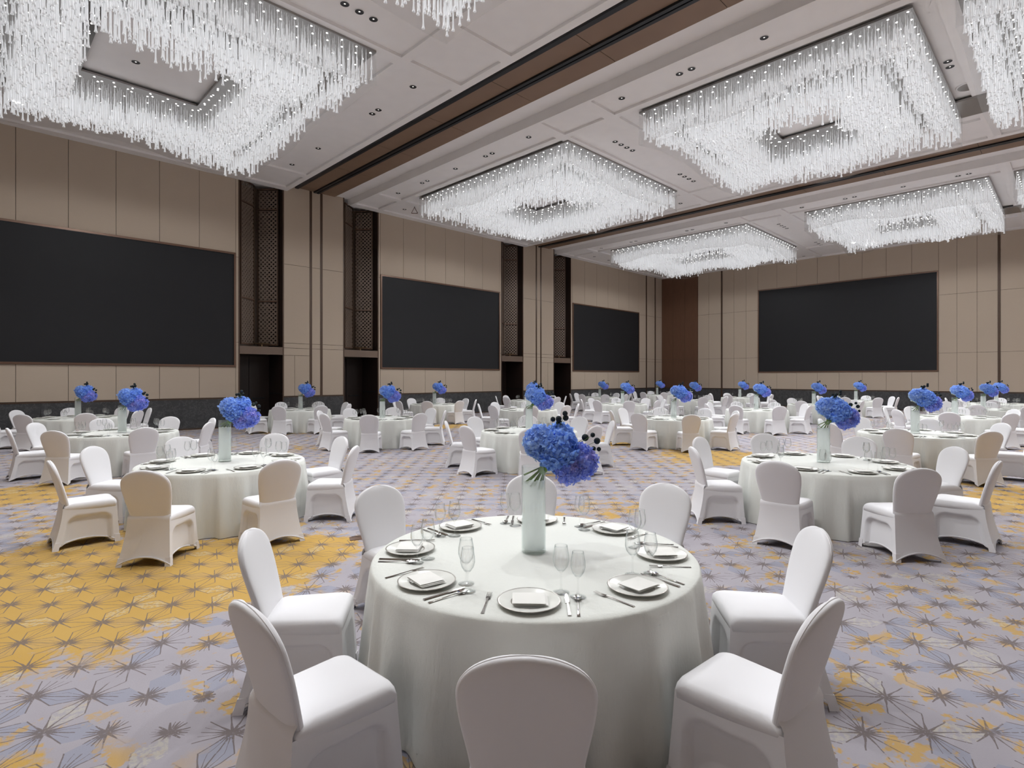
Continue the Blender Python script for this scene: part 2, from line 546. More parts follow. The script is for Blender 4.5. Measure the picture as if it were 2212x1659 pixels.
# door recesses
for i, (a, b) in enumerate(REC):
    slab('recess_lining', a, a + 0.03, V0 + 0.02, 24.3, 0, 2.88, M['dark_wood'], wl)
    slab('recess_lining', b - 0.03, b, V0 + 0.02, 24.3, 0, 2.88, M['dark_wood'], wl)
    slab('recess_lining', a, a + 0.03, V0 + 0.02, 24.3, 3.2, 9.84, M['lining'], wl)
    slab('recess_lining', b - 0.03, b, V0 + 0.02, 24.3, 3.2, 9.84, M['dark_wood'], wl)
    slab('recess_lining', a + .03, b - .03, 24.26, 24.3, 3.2, 9.84, M['lining'], wl)
    slab('jamb_trim', a - 0.02, a + 0.03, V0 - 0.01, V0 + 0.05, 0, 9.84, M['brown_trim'], wl)
    slab('jamb_trim', b - 0.03, b + 0.02, V0 - 0.01, V0 + 0.05, 0, 9.84, M['brown_trim'], wl)
    slab('lintel', a + .03, b - .03, V0 + 0.0, 24.26, 2.88, 3.14, M['ledge'], wl)
    slab('lintel_trim', a + .03, b - .03, V0 - 0.015, V0 + 0.0, 2.83, 2.89, M['ledge'], wl)
    slab('recess_rail', b - .045, b - .03, V0 + 0.1, 24.2, 1.22, 1.27, M['black_track'], wl)
    dr = tag(empty('door_%d' % (i + 1), ((a + b) / 2, 24.2, 0)),
             '%s dark walnut double door set back in a wall recess' % ('first', 'second', 'third', 'fourth')[i], 'door', kind='structure')
    for sx in (-1, 1):
        o = slab('door_leaf', 0.01 if sx > 0 else -(b - a) / 2 + .04, (b - a) / 2 - .04 if sx > 0 else -0.01, -.02, .03, 0.01, 2.8, M['dark_wood'], dr)
        slab('push_bar', 0.12 if sx > 0 else -.62, .62 if sx > 0 else -.12, -.06, -.02, 1.02, 1.08, M['black_track'], dr)

# folded bronze lattice screens above the doorways
ORD = ('first', 'second', 'third', 'fourth')
for i, (a, b) in enumerate(REC):
    w = b - a
    for side, (p, q) in (('left', ((a + 0.10, V0 + 0.10), (a + 0.79, V0 + 0.64))), ('right', ((b - 0.64, V0 + 0.99), (b - 0.06, V0 + 0.41)))):
        dx, dy = q[0] - p[0], q[1] - p[1]
        L = math.hypot(dx, dy)
        r = empty('lattice_screen', (p[0], p[1], 3.22), math.atan2(dy, dx))
        tag(r, 'tall bronze perforated screen on the %s of the %s doorway recess' % (side, ORD[i]), 'screen', 'bronze lattice screens')
        zs = [0, 1.80, 5.58, 6.42]
        for z0, z1 in zip(zs[:-1], zs[1:]):
            put('perforated_sheet', make_mesh('perforated_sheet', *box_vf(0.03, L - 0.03, -0.004, 0.004, z0 + .03, z1 - .03), M['lattice']), r)
        for x in (0, L): slab('stile', x - .025, x + .025, -.03, .03, 0, 6.45, M['brown_trim'], r)
        for z in zs: slab('rail', 0.02, L - 0.02, -.025, .025, z, z + .05, M['brown_frame'], r)
        if side == 'right':
            d = empty('brass_uplight', (b - 0.72, V0 + 0.36, 3.14))
            tag(d, 'small round brass uplight on the ledge of the %s recess' % ORD[i], 'light', 'brass uplights')
            put('stem', make_mesh('stem', *lathe([(0.03, 0), (0.02, 0.02), (0.02, 0.10)], 10, True), M['brass']), d)
            put('dish', make_mesh('dish', *lathe([(0.02, 0.10), (0.30, 0.12), (0.32, 0.14), (0.28, 0.135), (0.02, 0.125)], 20, True), M['brass']), d)

# ---- end wall
wb = tag(put('wall_back', make_mesh('wall_back', *box_vf(U0 + 0.02, U0 + 0.4, VB, 24.3, 0, 9.84), M['joint'])),
         'beige panelled end wall with one black screen and a brown corner panel', 'wall', kind='structure')


def bpanel(v0, v1, z0, z1, mat=None, name='panel'):
    return slab(name, U0, U0 + 0.03, v0 + GAP, v1 - GAP, z0 + GAP, z1 - GAP, mat or M['beige'], wb)


BS0, BS1 = 2.25, 7.885
SV0, SV1 = 5.51, 15.43
for v0, v1 in ((19.80, 20.85), (20.85, 21.85), (21.85, V0)):
    for z0, z1 in ((ZM, 3.1), (3.1, 3.3), (3.3, ZT)): bpanel(v0, v1, z0, z1, M['corner_wood'])
cols = [VB, -10, -8.6, -7.2, -5.8, -4.4, -3.0, -1.6, -0.2, 0.9, 1.9, 2.90], [3.0, 3.85, 4.70, SV0], [SV1, 16.25, 17.10, 17.94], [18.04, 18.95, 19.80]
for c in cols:
    for v0, v1 in zip(c[:-1], c[1:]):
        for z0, z1 in ((ZM, 3.27), (3.27, 6.51), (6.51, ZT)): bpanel(v0, v1, z0, z1)
n = 8
for i in range(n):
    v0, v1 = SV0 + (SV1 - SV0) * i / n, SV0 + (SV1 - SV0) * (i + 1) / n
    bpanel(v0, v1, ZM, BS0); bpanel(v0, v1, BS1, ZT)
for g in (2.90, 17.94): slab('groove_trim', U0 - 0.03, U0 + 0.03, g, g + 0.1, 0.05, ZT, M['brown_trim'], wb)
n = 18
for i in range(n):
    v0 = VB + (V0 - VB) * i / n
    slab('marble_slab', U0 - 0.012, U0 + 0.03, v0 + .002, v0 + (V0 - VB) / n - .002, 0.05, ZM - 0.06, M['stone'], wb)
slab('dado_trim', U0 - 0.022, U0 + 0.03, VB, V0, ZM - 0.06, ZM - 0.01, M['brown_trim'], wb)
slab('skirting', U0 - 0.022, U0 + 0.03, VB, V0, 0, 0.05, M['brown_trim'], wb)

# ---- walls out of view
tag(put('wall_rear', make_mesh('wall_rear', *box_vf(UB - .3, UB, VB, 24.3, 0, 9.84), M['beige'])), 'plain beige wall behind the camera', 'wall', kind='structure')
tag(put('wall_right', make_mesh('wall_right', *box_vf(UB, U0, VB - .3, VB, 0, 9.84), M['beige'])), 'plain beige wall to the right of the camera', 'wall', kind='structure')

# ---- LED screens
def led_screen(w, h, loc, rz, label):
    r = tag(empty('led_screen', loc, rz), label, 'screen', 'black wall screens')
    put('display', make_mesh('display', *box_vf(-w / 2 + .07, w / 2 - .07, -.012, .02, .07, h - .07), M['screen']), r)
    for x in (-w / 2, w / 2 - .07): slab('frame_side', x, x + .07, -.05, .02, 0, h, M['brown_frame'], r)
    for z in (0, h - .07): slab('frame_bar', -w / 2 + .07, w / 2 - .07, -.05, .02, z, z + .07, M['brown_frame'], r)
    for x in (-w / 2 + .07, w / 2 - .085): slab('bezel', x, x + .015, -.03, -.012, .085, h - .085, M['black_track'], r)
    for z in (.07, h - .085): slab('bezel', -w / 2 + .07, w / 2 - .07, -.03, -.012, z, z + .015, M['black_track'], r)


led_screen(7.61, ZS1 - ZS0, (3.775, V0, ZS0), 0, 'largest looking black wall screen at the left edge, above dark marble')
led_screen(7.61, ZS1 - ZS0, (17.735, V0, ZS0), 0, 'black wall screen between the second and third dark doorways')
led_screen(7.70, ZS1 - ZS0, (31.81, V0, ZS0), 0, 'smallest looking black wall screen, just left of the brown corner panel')
led_screen(SV1 - SV0, BS1 - BS0, (U0, (SV0 + SV1) / 2, BS0), -math.pi / 2, 'wide black wall screen on the end wall at the right')

# ---- ceiling
TROUGH = [(9.58, 12.36), (23.62, 26.42)]
ce = tag(put('ceiling', boxes_mesh('ceiling', [(UB, U0, VB, 24.5, ZT, 10.1)] + [(a, b, VB, 22.95, ZP, ZT) for a, b in ((UB, 9.58), (12.36, 23.62), (26.42, U0))], M['ceil'])),
         'white coffered plaster ceiling with brown partition strips', 'ceiling', kind='structure')
VR = [(-12.0, -11.2), (1.72, 2.05), (9.50, 9.86), (11.38, 11.74), (20.55, 20.85), (22.40, V0)]
for a, b in ((UB, 9.58), (12.36, 23.62), (26.42, U0)):
    ub = [(b - 0.22, b)] if b < 30 else [(b - .3, b)]
    if a > 0: ub += [(a, a + 0.10), (a + 1.22, a + 1.46), (b - 2.05, b - 1.80) if b < 30 else (34.7 + 1.0, 34.7 + 1.25)]
    else: ub += [(7.53, 7.78), (-0.78, -0.54)]
    for u0, u1 in ub: slab('ceiling_rib', u0, u1, VB, V0, ZC, ZP, M['ceil'], ce)
    us = sorted(ub)
    for v0, v1 in VR:
        lo = a
        for u0, u1 in us + [(b, b)]:
            if u0 - lo > 0.05: slab('ceiling_rib', lo, u0, v0, v1, ZC, ZP, M['ceil'], ce)
            lo = u1
for a, b in TROUGH:
    seams = [-11.9 + 2.86 * i for i in range(13)]
    c = 10.82 + (a - 9.58)
    for v0 in seams:
        v1 = min(v0 + 2.86, V0)
        slab('soffit_panel', a + 0.46, c - 0.13, v0 + .008, v1 - .008, ZT - 0.06, ZT, M['soffit'], ce)
        slab('soffit_panel', c + 0.13, a + 2.08, v0 + .008, v1 - .008, ZT - 0.06, ZT, M['soffit'], ce)
    slab('soffit_backing', a + 0.46, a + 2.08, VB, V0, ZT - 0.045, ZT - 0.001, M['joint'], ce)
    slab('partition_track', a + 0.32, a + 0.46, VB, V0, ZT - 0.10, ZT, M['black_track'], ce)
    slab('partition_track', c - 0.12, c - 0.02, VB, V0, ZT - 0.11, ZT, M['black_track'], ce)
    slab('partition_track', c + 0.02, c + 0.12, VB, V0, ZT - 0.11, ZT, M['black_track'], ce)

# downlights
DL = [(5.67, 10.65), (6.01, 10.66), (6.35, 10.67), (8.57, 12.41), (8.6, 14.18), (8.6, 14.52), (8.6, 17.98), (8.58, 20.01), (3.08, 16.2), (13.0, 5.02), (13.02, 7.13), (13.02, 6.8), (13.02, 8.87), (13.0, 12.4), (13.05, 14.52), (13.05, 14.18), (13.04, 16.17), (13.06, 18.28), (13.06, 17.94), (13.07, 20.0), (15.26, 10.65), (15.6, 10.65), (15.93, 10.65), (16.27, 10.65), (19.45, 10.63), (19.8, 10.63), (20.15, 10.63), (20.51, 10.63), (14.53, 21.71), (22.72, 12.39), (17.17, 2.25), (17.5, 2.25), (27.23, 19.99), (28.79, 21.68), (30.36, 21.7), (27.18, 3.25), (27.18, 2.93), (27.13, 4.99), (27.18, 7.08), (27.18, 6.73), (27.18, 8.83), (27.18, 12.35), (27.18, 14.46), (27.18, 14.14), (29.3, 10.6), (29.67, 10.6), (30.04, 10.6), (30.42, 10.6), (34.7, 10.53), (35.17, 10.53), (35.66, 10.53), (36.15, 10.53), (38.12, 12.27), (27.2, 17.58), (27.2, 17.9)]
me_trim = make_mesh('downlight_trim', *lathe([(0.092, -0.004), (0.102, -0.006), (0.106, 0.002)], 18), M['ceil'], True)
me_can = make_mesh('downlight_can', *lathe([(0.094, -0.004), (0.080, 0.001), (0.035, 0.003)], 18, True), M['can'], True)
me_lens = make_mesh('downlight_lens', *lathe([(0.001, 0.0015), (0.020, 0.0015), (0.020, 0.004)], 12), M['can_lamp'])
NTH = ['first', 'second', 'third', 'fourth', 'fifth', 'sixth', 'seventh', 'eighth', 'ninth', 'tenth', 'eleventh', 'twelfth', 'thirteenth', 'fourteenth', 'fifteenth', 'sixteenth', 'seventeenth', 'eighteenth', 'nineteenth', 'twentieth', 'twenty-first', 'twenty-second', 'twenty-third', 'twenty-fourth']
DL.sort(key=lambda q: (0 if q[0] < 10 else 1 if q[0] < 25 else 2, -q[1]))
cnt = {}
for i, (u, v) in enumerate(DL):
    sec = 'near' if u < 10 else 'middle' if u < 25 else 'far'
    cnt[sec] = cnt.get(sec, -1) + 1
    r = tag(empty('downlight', (u, v, ZP - 0.006)), 'small black ceiling downlight, %s from the left wall in the %s bay' % (NTH[cnt[sec]], sec), 'downlight', 'recessed downlights, %s bay' % sec)
    put('trim_ring', me_trim, r); put('baffle', me_can, r); put('lens', me_lens, r)


# ------------------------------------------------------------------ chandeliers
def drop_vf(L, seg=5):
    """a blown glass trumpet on a thin rod, hanging from z = 0 to z = -L"""
    tl = max(0.22, L * 0.62)
    rows = [(0.003, 0.0), (0.004, -(L - tl)), (0.013, -(L - tl) - 0.03), (0.016, -L + 0.12), (0.021, -L + 0.05), (0.035, -L)]
    V = []
    for r, z in rows:
        for i in range(seg):
            a = 2 * math.pi * i / seg
            V.append((r * math.cos(a), r * math.sin(a), z))
    F = []
    for j in range(len(rows) - 1):
        for i in range(seg):
            k = (i + 1) % seg
            F.append((j * seg + i, j * seg + k, (j + 1) * seg + k, (j + 1) * seg + i))
    return np.array(V), np.array(F)


LEN = [0.30 + 0.1 * i for i in range(11)]
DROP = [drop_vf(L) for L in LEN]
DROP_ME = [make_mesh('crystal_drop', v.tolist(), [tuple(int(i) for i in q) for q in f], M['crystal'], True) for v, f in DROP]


def big_mesh(name, V, F, mat):
    me = bpy.data.meshes.new(name)
    me.vertices.add(len(V)); me.vertices.foreach_set('co', V.astype(np.float32).ravel())
    me.loops.add(F.size); me.loops.foreach_set('vertex_index', F.astype(np.int32).ravel())
    me.polygons.add(len(F))
    me.polygons.foreach_set('loop_start', np.arange(0, F.size, F.shape[1], dtype=np.int32))
    me.polygons.foreach_set('use_smooth', np.ones(len(F), dtype=bool))
    me.materials.append(mat)
    me.update(calc_edges=True)
    return me


ZL = 9.50


def chandelier(u0, u1, v0, v1, label, spacing=0.116, singles=300, bridge=None, gain=1.0):
    uc, vc = (u0 + u1) / 2, (v0 + v1) / 2
    a, b = (u1 - u0) / 2, (v1 - v0) / 2
    ha, hb = 1.30, max(1.0, b - 2.35)                   # half size of the opening in the middle
    root = tag(empty('chandelier', (uc, vc, ZL)), label, 'chandelier', 'crystal chandeliers')
    bx = [(-a, a, -b, -hb, 0, .05), (-a, a, hb, b, 0, .05), (-a, -ha, -hb, hb, 0, .05), (ha, a, -hb, hb, 0, .05)]
    if bridge: bx.append(bridge)
    put('mounting_plate', boxes_mesh('mounting_plate', bx, M['plate_metal']), root)
    put('hanger_frame', boxes_mesh('hanger_frame', [(-a + .3, a - .3, -b + .3, -b + .5, .05, ZP - ZL), (-a + .3, a - .3, b - .5, b - .3, .05, ZP - ZL), (-a + .3, -a + .5, -b + .5, b - .5, .05, ZP - ZL), (a - .5, a - .3, -b + .5, b - .5, .05, ZP - ZL)], M['plate_metal']), root)
    # small lights set into the plate along its rims
    lv, lf = [], []

    def rim(s, step, inner=False):
        A, B = (ha + s, hb + s) if inner else (a - s, b - s)
        pts = []
        nx, ny = int(2 * A / step), int(2 * B / step)
        for i in range(nx + 1):
            x = -A + 2 * A * i / nx
            pts += [(x, -B), (x, B)]
        for i in range(1, ny):
            y = -B + 2 * B * i / ny
            pts += [(-A, y), (A, y)]
        return pts
    for s, st, inn in ((.10, .34, False), (.34, .34, False), (.72, .42, False), (.12, .36, True), (.34, .36, True), (1.1, .5, False), (1.6, .5, False), (2.1, .5, False)):
        for x, y in rim(s, st, inn):
            n0 = len(lv)
            for i in range(4): lv.append((x + .024 * math.cos(i * math.pi / 2), y + .024 * math.sin(i * math.pi / 2), -0.004))
            lf.append((n0 + 3, n0 + 2, n0 + 1, n0))
    tag(put('led_spots', make_mesh('led_spots', lv, lf, M['led']), root), kind='stuff')
    # where the drops hang
    P = []
    y = -b + 0.05
    row = 0
    while y < b - 0.03:
        x = -a + 0.05 + (spacing / 2 if row % 2 else 0)
        while x < a - 0.03:
            jx, jy = x + rng.uniform(-.03, .03), y + rng.uniform(-.03, .03)
            s = min(a - abs(jx), b - abs(jy))
            sh = max(abs(jx) - ha, abs(jy) - hb)
            U, W = jx + uc, jy + vc
            base = 0.76 + .10 * math.sin(1.1 * U + .7 * W) + .07 * math.sin(1.9 * W - .8 * U + 1)
            if sh > 0.28 and s > 0.0:
                if 0.50 < s < 0.86:
                    if rng.random() < 0.55: P.append((jx, jy, base * 0.42 + rng.uniform(-.1, .1)))
                else:
                    L = base + (0.10 if s > .86 else 0.0) + rng.uniform(-.30, .06)
                    if sh < 0.75: L += 0.12
                    P.append((jx, jy, L))
            x += spacing
        y += spacing * 0.9
        row += 1
    P = np.array(P)
    idx = np.clip(np.round((P[:, 2] - LEN[0]) / 0.1).astype(int), 0, len(LEN) - 1)
    # the ones that show largest: outer rows nearest the camera and low hanging tips
    dist = np.hypot(P[:, 0] + uc, P[:, 1] + vc)
    edge = np.minimum(a - abs(P[:, 0]), b - abs(P[:, 1]))
    score = dist + 6.0 * np.clip(edge - 0.25, 0, 1) - 1.5 * P[:, 2]
    order = np.argsort(score)
    one = order[:singles]
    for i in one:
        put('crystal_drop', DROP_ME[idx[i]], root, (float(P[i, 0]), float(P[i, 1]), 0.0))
    rest = order[singles:]
    VV, FF, off = [], [], 0
    for k in range(len(LEN)):
        sel = rest[idx[rest] == k]
        if len(sel) == 0: continue
        v, f = DROP[k]
        offs = np.concatenate([P[sel, :2], np.zeros((len(sel), 1))], 1)
        vv = (v[None] + offs[:, None]).reshape(-1, 3)
        ff = (f[None] + (np.arange(len(sel)) * len(v))[:, None, None]).reshape(-1, 4) + off
        off += len(vv)
        VV.append(vv); FF.append(ff)
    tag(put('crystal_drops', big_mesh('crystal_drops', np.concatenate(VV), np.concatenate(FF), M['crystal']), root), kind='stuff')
    # wavy film hanging round the outside
    per = []
    N = 40
    for (x0, y0), (x1, y1) in (((-a, -b), (a, -b)), ((a, -b), (a, b)), ((a, b), (-a, b)), ((-a, b), (-a, -b))):
        for i in range(N): per.append((x0 + (x1 - x0) * i / N, y0 + (y1 - y0) * i / N))
    r0 = [(x, y, 0) for x, y in per]
    r1 = []
    for x, y in per:
        U, W = x + uc, y + vc
        r1.append((x, y, -(0.84 + .10 * math.sin(1.1 * U + .7 * W) + .07 * math.sin(1.9 * W - .8 * U + 1))))
    put('film_curtain', make_mesh('film_curtain', *loft([r0, r1]), M['film'], True), root)
    # its lamps, and the added fill
    def lamp(x, y, z, w, rad, cone, blend, tilt):
        ld = bpy.data.lights.new('chandelier_lamp_and_fill', 'SPOT')
        ld.energy = w; ld.shadow_soft_size = rad; ld.color = (0.965, 0.985, 1.0)
        ld.spot_size = math.radians(cone); ld.spot_blend = blend
        o = bpy.data.objects.new('chandelier_lamp_and_fill', ld)
        o.location = (x, y, z)
        o.rotation_euler = (-FW * math.sin(tilt) + Vector((0, 0, -math.cos(tilt)))).to_track_quat('-Z', 'Y').to_euler()
        link(o, root)
    ex, ey = (a + ha) / 2, (b + hb) / 2
    for x, y in ((-ex, -ey * .8), (-ex, ey * .8), (ex, -ey * .8), (ex, ey * .8), (0, -ey), (0, ey)):
        lamp(x, y, -0.98, LAMP_W * gain, 0.06, 132, 0.75, TILT)
    for x, y in ((0, -hb * .55), (0, hb * .55)):  # wide fill lights added in the empty opening to brighten the hall
        lamp(x, y, -1.0, FILL_W * (0.8 if uc < 8 else 1.0), 0.05, 176, 0.15, 0.0)


for i, (u0, u1, sec) in enumerate(((-0.05, 6.95, 'near'), (13.93, 20.90, 'middle'), (27.75, 34.70, 'far'))):
    chandelier(u0, u1, 11.55, 19.70,
               ('big crystal drop chandelier at the upper left, above the left screen', 'crystal drop chandelier in the middle, above the black middle screen', 'smallest looking crystal drop chandelier, above the brown corner panel')[i],
               singles=(300, 300, 0)[i])
    chandelier(u0, u1, 2.40, 8.90,
               ('crystal drop chandelier cut off by the top edge, left of centre', 'big crystal drop chandelier at the upper right, before the second brown strip', 'crystal drop chandelier at the right, above the end wall screen')[i],
               singles=(300, 300, 0)[i], gain=(0.9, 1.0, 1.0)[i])
    if i > 0: chandelier(u0, u1, -6.50, 1.70,
               ('crystal drop chandelier overhead, out of the picture at the right', 'crystal drop chandelier cut off by the right edge, upper corner', 'crystal drop chandelier cut off by the right edge, in the far bay')[i],
               spacing=(0.3, 0.105, 0.16)[i], singles=(0, 200, 0)[i], bridge=(2.2, 3.48, 4.1, 4.8, 0, .05))


# ------------------------------------------------------------------ chair
def ring_rr(hw0, hw1, y0, y1, z, n=6, rad=0.06):
    """rounded four-sided ring: half width hw0 at y0 (back), hw1 at y1 (front)"""
    pts = []
    corners = [(hw1, y1, 0), (-hw1, y1, 90), (-hw0, y0, 180), (hw0, y0, 270)]
    for cx, cy, a0 in corners:
        sx, sy = (1 if cx > 0 else -1), (1 if cy == y1 else -1)
        ox, oy = cx - sx * rad, cy - sy * rad
        for i in range(n):
            t = math.radians(a0 + 90 * i / (n - 1))
            pts.append((ox + rad * math.cos(t), oy + rad * math.sin(t), z))
    return pts


def build_chair():
    P = {}
    # seat cushion
    rings = [ring_rr(.207, .225, -.245, .235, .405, rad=.012), ring_rr(.210, .228, -.250, .240, .445, rad=.02), ring_rr(.210, .228, -.248, .240, .466, rad=.04),
             ring_rr(.200, .221, -.22, .233, .484, rad=.06), ring_rr(.182, .202, -.20, .213, .494, rad=.055), ring_rr(.10, .11, -.12, .12, .502, rad=.05), ring_rr(.03, .03, -.03, .03, .504, rad=.02)]
    P['seat'] = make_mesh('seat', *loft(rings, True, True, True), M['chair'], True)
    # backrest
    rings = []
    zt, zs, zb = 0.972, 0.80, 0.425
    hs = [zb + (zs - zb) * i / 8 for i in range(9)] + [zs + (zt - zs) * math.sin(math.pi / 2 * i / 14) for i in range(1, 15)]
    m = 28
    for z in hs:
        w = 0.196 + 0.047 * smooth01((z - zb) / (zs - zb))
        if z > zs:
            q = (z - zs) / (zt - zs)
            w *= max(0.0, 1 - q ** 2.3) ** 0.5
            w = max(w, 0.012)
        th = 0.029 * (max(0.0, 1 - max(0, (z - zs) / (zt - zs)) ** 6) ** 0.5 * 0.8 + 0.2)
        yc = -0.205 - 0.145 * ((z - zb) / (zt - zb)) ** 1.15
        cr = []
        for i in range(m):
            t = 2 * math.pi * i / m
            c, s = math.cos(t), math.sin(t)
            x = w * math.copysign(abs(c) ** 0.45, c)
            y = th * math.copysign(abs(s) ** 0.6, s)
            cr.append((x, yc + y - 0.018 * (1 - (x / max(w, .01)) ** 2) * 0.6, z))
        rings.append(cr)
    P['backrest'] = make_mesh('backrest', *loft(rings, True, True, True), M['chair'], True)
    edge = [(-0.99 * max(abs(p[0]) for p in rg), rg[0][1] - .004, rg[0][2]) for rg in rings[1:]] 
    edge = edge + [(-x, y, z) for x, y, z in reversed(edge)]
    pr = []
    for q in range(len(edge)):
        p0, p1 = Vector(edge[max(0, q - 1)]), Vector(edge[min(len(edge) - 1, q + 1)])
        d = (p1 - p0).normalized(); a_ = Vector((0, 1, 0)); b_ = d.cross(a_).normalized(); c_ = Vector(edge[q]) * 1.0
        pr.append([tuple(c_ + (a_ * math.cos(k * math.pi / 2) + b_ * math.sin(k * math.pi / 2)) * .0035) for k in range(4)])
    P['piping'] = make_mesh('piping', *loft(pr, True), M['hem'], True)
    # skirt: four stretched panels between the legs
    top = {'fl': (-.224, .236), 'fr': (.224, .236), 'bl': (-.208, -.256), 'br': (.208, -.256)}
    bot = {'fl': (-.252, .262), 'fr': (.252, .262), 'bl': (-.258, -.348), 'br': (.258, -.348)}
    ZTOP = .446

    def panel(k0, k1, nrm, arch):
        NS, NT_ = 36, 26
        V, F = [], []
        for j in range(NT_ + 1):
            t = j / NT_
            for i in range(NS + 1):
                s = i / NS
                zc_ = (.50 if k0 == 'bR' else ZTOP) * (1 - t) + 0.012 * t
                def leg(k):
                    e = min(1.0, max(0.0, (ZTOP - zc_) / (ZTOP - 0.012))) ** (1.5 if k[0] == 'b' else 1.1)
                    return (top[k][0] + (bot[k][0] - top[k][0]) * e, top[k][1] + (bot[k][1] - top[k][1]) * e)
                p0, p1 = leg(k0), leg(k1)
                zh = 0.012 + (0.075 if nrm[1] <= 0 else .05) * (1 - (2 * s - 1) ** 2)
                zt_ = .50 if k0 == 'bR' else ZTOP
                z = zt_ + (zh - zt_) * t
                x, y = p0[0] + (p1[0] - p0[0]) * s, p0[1] + (p1[1] - p0[1]) * s
                d = 0.0
                if arch:
                    # rounded arch: fabric stretched in behind the seat rail and the legs
                    W = 0.5
                    ex = (0.5 - abs(s - 0.5)) * W - 0.050 - 0.015 * t
                    ez = (ZTOP - z) - 0.095
                    R = 0.09
                    if ex < R and ez < R: sd = R - math.hypot(R - ex, R - ez)
                    else: sd = min(ex, ez)
                    d += 0.042 * smooth01(sd / 0.024 + 0.1)
                    d += 0.016 * (1 - (2 * s - 1) ** 2) * t
                else:
                    d += (1 - (2 * s - 1) ** 2) * (0.026 * t - 0.009) + 0.022 * max(0.0, 1 - t / 0.10) ** 2
                V.append((x - nrm[0] * d, y - nrm[1] * d, z))
        for j in range(NT_):
            for i in range(NS):
                a0 = j * (NS + 1) + i
                F.append((a0, a0 + 1, a0 + NS + 2, a0 + NS + 1))
        return V, F
    top['bL'] = top['bl']; top['bR'] = top['br']; bot['bL'] = bot['bl']; bot['bR'] = bot['br']
    parts = [panel('fr', 'br', (1, 0), True), panel('bl', 'fl', (-1, 0), True), panel('fl', 'fr', (0, 1), True), panel('bR', 'bL', (0, -1), False)]
    P['skirt'] = make_mesh('skirt', *merge(parts), M['chair'], True)
    # hem band along the bottom edge
    hem = []
    for V, F in parts:
        NS = 36
        last = V[-(NS + 1):]
        rg = []
        for (x, y, z) in last:
            rg.append([(x * 1.010, y * 1.010, z + .014), (x * 1.016, y * 1.016, z + .004), (x * 1.008, y * 1.008, z - .004), (x * .99, y * .99, z)])
        hem.append(loft(rg, True))
    P['hem'] = make_mesh('hem', *merge(hem), M['hem'], True)
    feet = []
    for k in ('fl', 'fr', 'bl', 'br'):
        x, y = bot[k]
        tx, ty = top[k]
        sx, sy = (1 if x > 0 else -1), (1 if y > 0 else -1)
        z1 = 0.085
        e = 1 - z1 / ZTOP
        mx, my = tx + (x - tx) * e ** 1.4, ty + (y - ty) * e ** 1.4
        pts = []
        for (cx, cy, z, w) in ((x, y, 0.0, .050), (mx, my, z1, .045)):
            pts.append([(cx + sx * .004, cy - sy * w, z), (cx + sx * .007, cy + sy * .007, z), (cx - sx * w, cy + sy * .004, z), (cx - sx * w * .5, cy - sy * w * .5, z)])
        feet.append(make_mesh('foot_pocket', *loft(pts, True, True, True), M['hem']))
    P['feet'] = feet
    P['glides'] = [make_mesh('glide', *(lambda v, f: ([(p[0] + bot[k][0] * .93, p[1] + bot[k][1] * .94, p[2]) for p in v], f))(*lathe([(.016, 0.0), (.016, .012)], 10, True, True)), M['black_track']) for k in ('fl', 'fr', 'bl', 'br')]
    return P


CH = build_chair()


def place_chair(loc, rz, label, detail):
    r = tag(empty('banquet_chair', loc, rz), label, 'chair', 'white covered banquet chairs')
    put('skirt', CH['skirt'], r); put('seat', CH['seat'], r)
    bk = put('backrest', CH['backrest'], r)
    if detail > 1: put('piping', CH['piping'], bk)
    if detail > 0: put('hem', CH['hem'], r)
    if detail > 1:
        for f, g in zip(CH['feet'], CH['glides']): put('glide', g, put('foot_pocket', f, r))


# ------------------------------------------------------------------ table cloths, table ware
R_T = 1.03
Z_T = 0.760


def build_cloth(seed):
    rr = random.Random(seed)
    seg = 300
    folds = []
    th = rr.uniform(0, .3)
    while th < 2 * math.pi - .12:
        folds.append((th, rr.uniform(.05, .10), rr.uniform(.45, 1.0), rr.choice((-1, 1))))
        th += rr.uniform(.20, .42)
    A = []
    for i in range(seg):
        th = 2 * math.pi * i / seg
        v = 0.0
        for c, w, g, sk in folds:
            d = (th - c + math.pi) % (2 * math.pi) - math.pi
            ww = w * (0.55 if d * sk > 0 else 1.35)
            v += g * math.exp(-(d / ww) ** 2)
        A.append(v)
    V = [(0, 0, Z_T)]
    F = []
    rings = []
    for f in (0.35, 0.7, 0.94):
        rings.append([(R_T * f, Z_T, 0.0)] * seg)
    rings.append([(R_T - .012, Z_T - .002, 0)] * seg)
    rings.append([(R_T, Z_T - .012, 0)] * seg)
    for j in range(1, 15):
        t = j / 14
        z = Z_T - .012 - (Z_T - .018) * t
        ring = []
        for i in range(seg):
            r = R_T + .002 + .010 * t + 0.105 * math.tanh(A[i] * 1.35) * min(1, t * 1.1 + .03) ** 0.9
            ring.append((r, max(z, 0.006), 0))
        rings.append(ring)
    for rg in rings:
        for i in range(seg):
            a = 2 * math.pi * i / seg
            V.append((rg[i][0] * math.cos(a), rg[i][0] * math.sin(a), rg[i][1]))
    for i in range(seg): F.append((0, 1 + i, 1 + (i + 1) % seg))
    for j in range(len(rings) - 1):
        for i in range(seg):
            k = (i + 1) % seg
            F.append((1 + j * seg + i, 1 + (j + 1) * seg + i, 1 + (j + 1) * seg + k, 1 + j * seg + k))
    return make_mesh('tablecloth', V, F, M['linen'], True)


